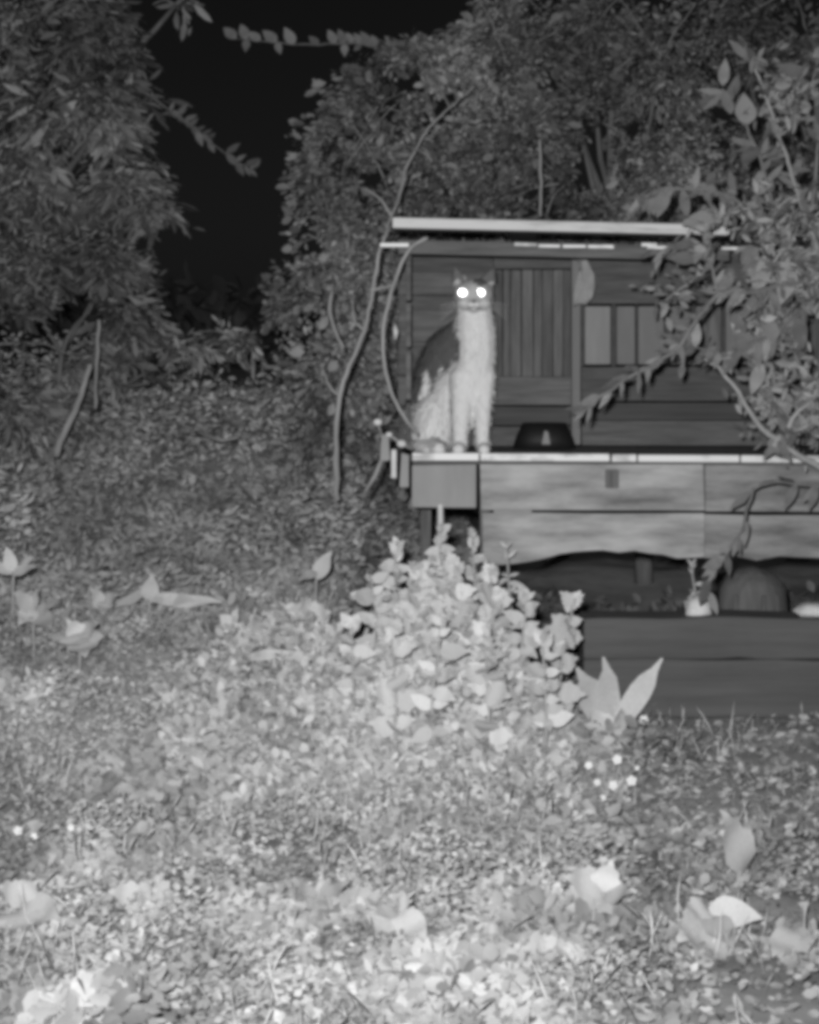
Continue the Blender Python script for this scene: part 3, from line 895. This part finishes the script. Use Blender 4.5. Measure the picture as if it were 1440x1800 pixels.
o = leaf_field('clump_weeds', np.stack([xx, yy, zz], 1)[ok], d[ok], (rand_unit(NM) * .7 + np.array([0, -.8, .6]))[ok], LL[ok], (LL * rng.uniform(.35, .8, NM))[ok], rng.uniform(.6, 1.2, NM)[ok], M['cover'])
tag(o, 'thick pale weeds filling the hump between the taller weeds', 'weeds', kind='stuff')

N3 = 2200
pp = scatter(N3, -2, 2, 2.3, 6.0, lambda x, y: max(0.03, noise.noise(Vector((x * 2.5, y * 2.5, 60)))))
P = np.array([(x, y, H(x, y)) for x, y in pp])
d = rand_unit(N3) * 0.5
d[:, 2] = 1
LL = rng.uniform(0.03, 0.10, N3)
o = leaf_field('grass', P, d, rand_unit(N3), LL, LL * 0.03 + 0.0008, rng.uniform(.6, 1.3, N3), M['cover'], droop=0.3)
tag(o, 'thin grass blades standing through the pale weeds', 'grass', kind='stuff')


# ================================================================== single plants in the near weeds
def weed(px, D, top_py, label, name='tall_weed', L=0.1, key='ovate', group=None, spread=1.0, lean=0.0, whorls=6, cat='weed'):
    L *= 0.56
    whorls = int(whorls * 2.2)
    b = gpt(px, D)
    r = empty(name, b, label, cat, group)
    zt = W(0, top_py, D).z
    tip = Vector((b.x + lean, D - 0.03, zt - L * 0.25))
    pts = wobble([b - Vector((0, 0, .03)), b.lerp(tip, .5) + Vector((random.uniform(-.02, .02), 0, 0)), tip], 5, 0.003)
    n = len(pts)
    MB().tube(pts, [0.006 * (1 - .6 * i / n) for i in range(n)], 6).build('stem', M['stem'], r, smooth=True)
    for k in range(whorls):
        t = 0.25 + 0.75 * k / (whorls - 1)
        p = pts[min(n - 1, int(t * (n - 1)))]
        a0 = k * 1.57 + random.uniform(-.3, .3)
        for j in range(3 if t > .6 else 2):
            a = a0 + (2 * math.pi / (3 if t > .6 else 2)) * j
            rise = 0.1 + 0.9 * (t > 0.9) + random.uniform(-.2, .3)
            d = Vector((math.cos(a) * spread, math.sin(a) * 0.8 - 0.25, rise + random.uniform(-.35, .35)))
            put_leaf(r, p + Vector((0, 0, random.uniform(-.02, .02))) * (t < .95), d, (random.uniform(-.6, .6), -.9, random.uniform(.1, .9)), L * random.uniform(.5, 1.3) * (1.05 - .35 * (t > .9)), key, random.uniform(.85, 1.15))
    return r


G = 'tall weeds below the cat'
weed(776, 4.62, 925, 'tallest pale weed directly in front of the white stake', group=G, L=0.07, whorls=11)
weed(700, 4.60, 950, 'pale weed with jagged top below the bracket', group=G, L=0.07, whorls=11)
weed(830, 4.66, 935, 'narrow upright weed between the white stake and the ragged board', group=G, L=0.075, whorls=8, spread=.6)
weed(655, 4.52, 1010, 'shorter weed between the tall clump and the lone upright leaf', group=G, L=0.10, whorls=6)
weed(738, 4.42, 990, 'weed with wide leaves in front of the jagged-topped weed', group=G, L=0.085, key='lobed', whorls=8)
weed(800, 4.40, 985, 'wide-leaved weed at the heart of the tall clump', group=G, L=0.085, key='lobed', whorls=8)
weed(862, 4.52, 1000, 'weed holding a big rounded leaf toward the dark hollow', group=G, L=0.08, key='lobed', whorls=8)
weed(925, 4.42, 1040, 'leafy weed sloping down from the tall clump to the sleepers', group=G, L=0.10, whorls=6)
weed(985, 4.46, 1048, 'outermost weed of the tall clump touching the sleeper ends', group=G, L=0.11, key='lobed', whorls=5, lean=.03)
G2 = 'low broad-leaved weeds'
weed(470, 4.75, 1075, 'ragged pale weed behind the thin bright slab', 'low_weed', 0.09, 'ovate', G2, whorls=6)
weed(545, 4.72, 1062, 'wide pale weed between the slab and the tall clump', 'low_weed', 0.11, 'lobed', G2, whorls=6)
weed(410, 4.78, 1085, 'outermost ragged weed toward the level-leaved seedling', 'low_weed', 0.08, 'ovate', G2, whorls=5)
weed(620, 4.38, 1090, 'low broad weed beside the thin bright slab', 'low_weed', 0.10, 'ovate', G2, whorls=5)
weed(690, 4.2, 1100, 'low broad weed below the wide-leaved weeds', 'low_weed', 0.10, 'lobed', G2, whorls=5)
weed(775, 4.15, 1085, 'pale low weed right under the tall clump', 'low_weed', 0.10, 'ovate', G2, whorls=5)
weed(850, 4.15, 1100, 'low weed in front of the rounded-leaf weed', 'low_weed', 0.10, 'lobed', G2, whorls=5)
weed(950, 4.2, 1115, 'low weed at the corner of the sleeper wall', 'low_weed', 0.10, 'ovate', G2, whorls=5)
weed(890, 4.85, 955, 'dim curled weed under the small batten below the shelf', 'curled_weed', 0.07, 'lance', None, whorls=7)
weed(1215, 4.98, 985, 'small dark weed growing beside the stump', 'curled_weed', 0.06, 'lance', None, whorls=5)


def leafplant(px, D, label, leaves, name='seedling', cat='plant', group=None):
    """leaves: (tip px, tip py, tip distance offset, shape, width, base height)"""
    b = gpt(px, D)
    r = empty(name, b, label, cat, group)
    leaves = [l[:5] + ((W(0, l[5], D).z - b.z) if l[5] > 5 else l[5],) for l in leaves]
    hmax = max(l[5] for l in leaves)
    if hmax > 0.02:
        MB().tube(wobble([b - Vector((0, 0, .02)), b + Vector((0, 0, hmax * .5)), b + Vector((0.003, 0, hmax))], 3, 0.002), 0.004, 6).build('stem', M['stem'], r, smooth=True)
    for tx, ty, dy, key, wd, hb in leaves:
        p = b + Vector((0, 0, hb))
        t = W(tx, ty, D + dy)
        v = (t - p) * (0.8 if name == 'broadleaf_plant' else 1)
        s_ = Vector((random.uniform(-.4, .4), -.7, 0.7))
        put_leaf(r, p, v, s_, v.length, key, wd)
    return r


# the strap-leaved plant before the sleepers
leafplant(1075, 4.72, 'plant of three long smooth strap leaves in front of the sleeper wall', [(1072, 1160, -.03, 'strap', 1.5, .01), (1162, 1162, -.04, 'strap', 1.0, .01), (1022, 1178, -.05, 'strap', 1.6, .01), (1120, 1200, .06, 'strap', .7, .01)], 'strap_plant')
# seedlings standing up along the edge of the pale weeds
leafplant(556, 5.0, 'lone upright leaf on a thin stalk above the thin bright slab', [(578, 968, -.02, 'ovate', 1.0, 1018), (527, 1016, -.05, 'ovate', .8, 1005)], 'seedling')
leafplant(262, 4.95, 'seedling with one upright leaf and two long level leaves', [(268, 1012, -.02, 'ovate', 1.1, 1056), (340, 1046, -.04, 'lance', 1.1, 1054), (385, 1044, -.05, 'lance', .7, 1058), (200, 1060, -.03, 'lance', 1.2, 1040)], 'seedling')
leafplant(180, 4.95, 'small seedling with rounded leaves beside the level-leaved seedling', [(165, 1035, -.04, 'ovate', 1.3, 1068), (203, 1042, -.04, 'ovate', 1.2, 1066), (182, 1072, -.08, 'ovate', 1.1, 1058)], 'seedling')
leafplant(22, 4.9, 'pale seedling with three pointed leaves under the leaning tree trunk', [(13, 962, -.02, 'ovate', .9, 1005), (58, 992, -.04, 'ovate', .8, 1008), (-20, 985, -.04, 'ovate', .8, 1008)], 'seedling')
leafplant(60, 4.75, 'leafy seedling below the three-leaved one', [(30, 1040, -.04, 'ovate', 1.2, 1075), (88, 1062, -.04, 'ovate', 1.0, 1080), (62, 1035, -.02, 'ovate', 1.0, 1070), (90, 1098, -.08, 'ovate', 1.0, 1075), (35, 1092, -.08, 'ovate', 1.0, 1070)], 'seedling')
leafplant(140, 4.6, 'curled round-leaved plant between the seedlings and the white blossoms', [(120, 1090, -.04, 'lobed', 1.0, 1125), (170, 1092, -.04, 'lobed', 1.0, 1125), (150, 1150, -.1, 'lobed', 1.1, 1112), (105, 1135, -.1, 'lobed', 1.0, 1120)], 'curled_plant')
# broad leaves close to the camera
leafplant(1245, 3.12, 'plant of big pale bent leaves at the lower edge below the lone pale leaf', [(1195, 1600, -.05, 'lobed', 1.0, .07), (1360, 1610, -.06, 'ovate', 1.0, .07), (1300, 1660, -.15, 'ovate', .8, .06), (1240, 1690, -.2, 'ovate', 1.0, .05), (1180, 1650, -.1, 'lance', 1.2, .05)], 'broadleaf_plant')
leafplant(1395, 3.05, 'low leaf rosette at the lowest corner past the big bent leaves', [(1440, 1655, -.05, 'ovate', 1.0, .04), (1350, 1680, -.08, 'ovate', 1.0, .04), (1420, 1720, -.15, 'ovate', 1.0, .03), (1470, 1700, -.1, 'lance', 1.0, .03)], 'broadleaf_plant')
leafplant(1310, 3.55, 'single pale blunt leaf lying on the bare darker soil', [(1278, 1425, -.05, 'lobed', 0.8, .03)], 'fallen_leaf', 'leaf')
leafplant(1060, 3.3, 'broad pale leaf clump low in the middle beside the bare soil', [(980, 1530, -.05, 'lobed', 1.0, .05), (1080, 1500, -.02, 'lobed', 1.0, .05), (1120, 1560, -.08, 'lobed', .9, .04), (1020, 1620, -.15, 'lobed', 1.0, .04), (1100, 1640, -.15, 'ovate', 1.0, .03)], 'broadleaf_plant')
leafplant(880, 3.25, 'broad leaf clump between the two lowest leaf clumps', [(820, 1560, -.05, 'lobed', 1.0, .04), (900, 1520, -.03, 'lobed', 1.0, .05), (950, 1600, -.1, 'ovate', 1.0, .04), (850, 1640, -.15, 'lobed', 1.0, .03)], 'broadleaf_plant')
leafplant(560, 3.35, 'small star-shaped leaf rosette in the lower middle of the weeds', [(530, 1545, -.06, 'lance', 1.1, .015), (565, 1535, .05, 'lance', 1.1, .015), (598, 1548, -.06, 'lance', 1.1, .015), (585, 1580, -.12, 'lance', 1.1, .015), (540, 1582, -.12, 'lance', 1.1, .015)], 'leaf_rosette')
leafplant(250, 3.2, 'broad leaves in the lowest weeds beside the star-shaped rosette', [(180, 1560, -.05, 'lobed', 1.0, .04), (270, 1540, -.02, 'lobed', 1.0, .05), (320, 1600, -.1, 'lobed', 1.0, .04), (230, 1650, -.15, 'ovate', 1.0, .03)], 'broadleaf_plant')
leafplant(40, 3.2, 'broad leaf clump in the lowest corner under the small blossoms', [(-10, 1550, -.05, 'lobed', 1.0, .05), (70, 1540, -.02, 'lobed', 1.0, .05), (110, 1610, -.1, 'ovate', 1.0, .04), (30, 1650, -.15, 'lobed', 1.0, .03)], 'broadleaf_plant')
leafplant(420, 3.15, 'pale broad leaves at the lower edge beneath the star-shaped rosette', [(370, 1590, -.05, 'lobed', 1.0, .04), (450, 1560, -.02, 'lobed', 1.0, .05), (500, 1630, -.1, 'ovate', 1.0, .04), (400, 1680, -.15, 'lobed', 1.0, .03)], 'broadleaf_plant')
leafplant(700, 3.1, 'pale broad leaves at the lower edge beside the middle leaf clumps', [(650, 1600, -.05, 'ovate', 1.0, .04), (730, 1580, -.02, 'lobed', 1.0, .05), (760, 1650, -.1, 'ovate', 1.0, .04), (680, 1690, -.15, 'lobed', 1.0, .03)], 'broadleaf_plant')


def blossom_plant(px, D, label, spots):
    b = gpt(px, D)
    r = empty('flowering_weed', b, label, 'flower')
    for x, y, rad in spots:
        rad *= 1.05
        c = W(x, y, D - 0.03)
        c.z = max(c.z, H(c.x, c.y) + 0.012)
        MB().tube([b - Vector((0, 0, .01)), b.lerp(c, .6) + Vector((0, 0, .01)), c], 0.002, 5).build('stalk', M['stem'], r)
        n = 5
        mb = MB()
        for k in range(n):
            a = 2 * math.pi * k / n + x
            mb.ball(c + Vector((math.cos(a) * rad * .55, -rad * .25, math.sin(a) * rad * .55)), (rad * .55, rad * .3, rad * .55), 1)
        mb.ball(c + Vector((0, -rad * .45, 0)), rad * .3, 1)
        mb.build('blossom', M['petal'], r, smooth=True)
    for k in range(7):
        a = random.uniform(0, 6.28)
        put_leaf(r, b + Vector((0, 0, .015)), (math.cos(a), math.sin(a) * .7, random.uniform(.2, .8)), (0, -.6, .8), random.uniform(.04, .06), 'ovate')
    return r


blossom_plant(300, 4.55, 'weed with the largest white blossom above the star-shaped rosette', [(345, 1272, .016), (318, 1302, .011), (262, 1270, .010), (235, 1235, .008), (290, 1290, .006), (225, 1285, .007), (330, 1240, .006), (250, 1305, .006)])
blossom_plant(190, 4.65, 'weed with small white blossoms below the curled round-leaved plant', [(150, 1228, .009), (205, 1220, .010), (175, 1262, .008), (140, 1260, .006), (190, 1245, .006), (160, 1205, .006)])
blossom_plant(1085, 4.5, 'weed with white blossoms at the foot of the strap-leaved plant', [(1132, 1265, .012), (1095, 1285, .008), (995, 1280, .010), (1078, 1293, .008)])
blossom_plant(1075, 4.2, 'weed with clustered white blossoms on the edge of the bare soil', [(1085, 1335, .012), (1110, 1372, .013), (1078, 1380, .012), (1035, 1345, .010), (1050, 1375, .009), (1000, 1380, .008), (1015, 1410, .007), (1060, 1415, .008), (1100, 1405, .006), (1120, 1350, .006)])
blossom_plant(40, 3.7, 'weed with few small blossoms at the picture edge above a broad leaf clump', [(32, 1460, .010), (60, 1470, .008), (125, 1455, .008)])

# ================================================================== the cat
CT = empty('cat', (W(800, 800, 5.1).x, 5.1, Zs), 'dark and white cat sitting upright on the shelf with shining eyes', 'cat')


def chain(mb, pts):
    """pts: (point, radius); overlapping balls along the line"""
    for (p0, r0), (p1, r1) in zip(pts[:-1], pts[1:]):
        n = max(2, int((p1 - p0).length / (0.35 * min(r0, r1))) + 1)
        for k in range(n + 1):
            t = k / n
            mb.ball(p0.lerp(p1, t), r0 + (r1 - r0) * t, 2)


def onfloor(px, D, r):
    p = W(px, 800, D)
    p.z = Zs + r * 0.95
    return p


cm = MB()
cm.ball(W(833, 519, 5.08), (.056, .052, .048), 3)                      # skull
cm.ball(W(820, 531, 5.06), (.028, .03, .023), 2)                       # cheeks
cm.ball(W(847, 531, 5.06), (.028, .03, .023), 2)
cm.ball(W(833, 535, 5.035), (.022, .024, .018), 2)                     # muzzle
cm.ball(W(833, 542, 5.045), (.016, .02, .014), 2)                      # chin
chain(cm, [(W(834, 540, 5.11), .050), (W(836, 575, 5.125), .056), (W(838, 620, 5.13), .056), (W(832, 670, 5.13), .055), (W(822, 720, 5.14), .052)])  # neck and chest
chain(cm, [(W(815, 585, 5.19), .050), (W(790, 615, 5.24), .066), (W(775, 660, 5.27), .078), (W(768, 715, 5.28), .088), (W(770, 745, 5.28), .085)])  # back and rump
chain(cm, [(W(835, 640, 5.14), .054), (W(800, 690, 5.2), .07)])         # flank
chain(cm, [(W(772, 730, 5.2), .070), (W(762, 752, 5.17), .052)])        # thigh
chain(cm, [(onfloor(758, 5.16, .03), .032), (onfloor(768, 5.07, .022), .022), (onfloor(772, 5.05, .02), .020)])   # hind foot
chain(cm, [(W(850, 660, 5.12), .036), (W(849, 715, 5.10), .026), (W(848, 765, 5.085), .020), (onfloor(849, 5.08, .02), .021), (onfloor(851, 5.045, .017), .018)])
chain(cm, [(W(815, 665, 5.12), .040), (W(811, 720, 5.10), .030), (W(809, 765, 5.085), .022), (onfloor(808, 5.08, .022), .023), (onfloor(806, 5.045, .018), .019)])
chain(cm, [(onfloor(748, 5.33, .03), .028), (onfloor(735, 5.24, .024), .024), (onfloor(740, 5.14, .022), .022), (onfloor(752, 5.09, .018), .016)])   # tail round the side
# ears: flattened cones
for ex, tx, ty in ((808, 800, 470), (858, 868, 472)):
    base, tip = W(ex, 492, 5.09), W(tx, ty, 5.08)
    for k in range(9):
        t = k / 8
        cm.ball(base.lerp(tip, t), (.021 * (1 - t) + .004, .010 * (1 - t) + .004, .016 * (1 - t) + .004), 2)

tmp = cm.build('cat_shape', None)
tmp.data.materials.clear()
md = tmp.modifiers.new('remesh', 'REMESH')
md.mode = 'VOXEL'
md.voxel_size = 0.0045
ms = tmp.modifiers.new('smooth', 'SMOOTH')
ms.factor = 0.5
ms.iterations = 5
dg = bpy.context.evaluated_depsgraph_get()
body_me = bpy.data.meshes.new_from_object(tmp.evaluated_get(dg))
bpy.data.objects.remove(tmp)
o0 = CT.location


def coat(x, y, z):
    """1 = white fur, dark = saddle, mid grey = cap over ears"""
    px = 720 + x / y * F
    py = HOR + (CAMZ - z) / y * F
    j = 26 * noise.noise(Vector((x * 40, y * 10, z * 9))) + 8 * noise.noise(Vector((x * 90, y * 20, z * 25)))
    bound = np.interp(py + 26 * noise.noise(Vector((x * 48, 2, 5))), [500, 540, 575, 605, 630, 648, 668, 700, 740], [785, 792, 801, 808, 803, 790, 752, 732, 690])
    e = sm(-5, 5, px - bound - j * 0.6) if py > 525 else 1
    if y > 5.27 and py < 700: e = 0
    if e < 0.98:
        return 0.10 + 0.52 * e
    if py < 497 + j * 0.35:
        return 0.13 if not (abs(px - 824) < 9) else 0.34
    if py < 532:
        return 0.42
    return 0.64


nv = len(body_me.vertices)
co = np.empty(nv * 3, dtype=np.float32)
body_me.vertices.foreach_get('co', co)
co = co.reshape(-1, 3)
tn = np.array([coat(*p) for p in co], dtype=np.float32)
at = body_me.attributes.new('tone', 'FLOAT', 'POINT')
at.data.foreach_set('value', tn)
body_me.vertices.foreach_set('co', (co - np.array(o0, dtype=np.float32)).ravel())
body_me.update()
body_me.shade_smooth()
body_me.name = 'body'
body = link('body', body_me, M['fur'], CT)
# coat of short fur
np_ = len(body_me.polygons)
cen = np.empty(np_ * 3)
nor = np.empty(np_ * 3)
body_me.polygons.foreach_get('center', cen)
body_me.polygons.foreach_get('normal', nor)
cen = cen.reshape(-1, 3) + np.array(o0)
nor = nor.reshape(-1, 3)
idx = rng.choice(np_, min(np_, 11000), replace=False)
c_, n_ = cen[idx], nor[idx]
facez = W(0, 550, 5.08).z
lenf = np.where(c_[:, 2] > facez, 0.010, np.where(c_[:, 2] < Zs + 0.03, 0.007, np.where(c_[:, 0] < CT.location.x - 0.02, 0.024, 0.013))) * rng.uniform(.6, 1.4, len(idx))
dirf = n_ * 0.55 + np.array([0, 0, -0.75]) + rand_unit(len(idx)) * 0.25
keep = ~((c_[:, 2] > facez - .005) & (c_[:, 1] < 5.06) & (c_[:, 2] < W(0, 500, 5.08).z))
tone = np.array([coat(*p) for p in c_]) * rng.uniform(.85, 1.12, len(idx))
leaf_field('fur', c_[keep], dirf[keep], (n_ + rand_unit(len(idx)) * .3)[keep], lenf[keep], (lenf * 0.16)[keep], tone[keep], M['fur'], CT, droop=0.1)
for ex in (814, 846):
    c = W(ex, 514, 5.034)
    MB().ball(c, (.0188, .0035, .0172), 3).build('eye', M['eye'], CT, smooth=True)  # flat mirror disc, oversized so the glare is built into its shape
MB().ball(W(833, 530, 5.012), (.007, .005, .005), 2).build('nose', M['nose'], CT, smooth=True)
mb = MB()
for s_ in (-1, 1):
    for k in range(4):
        p0 = W(833 + s_ * 9, 535, 5.02)
        p1 = p0 + Vector((s_ * .045, -.01, .004 - .007 * k))
        p2 = p0 + Vector((s_ * .08, 0, -.004 - .013 * k))
        mb.tube([p0, p1, p2], [.0007, .0006, .0003], 4)
mb.build('whiskers', M['white'], CT)
# mouth line under the nose
MB().tube([W(824, 540, 5.014), W(829, 541, 5.009), W(833, 537.5, 5.009), W(837, 541, 5.009), W(842, 540, 5.014)], .0014, 5).build('mouth', M['nose'], CT)
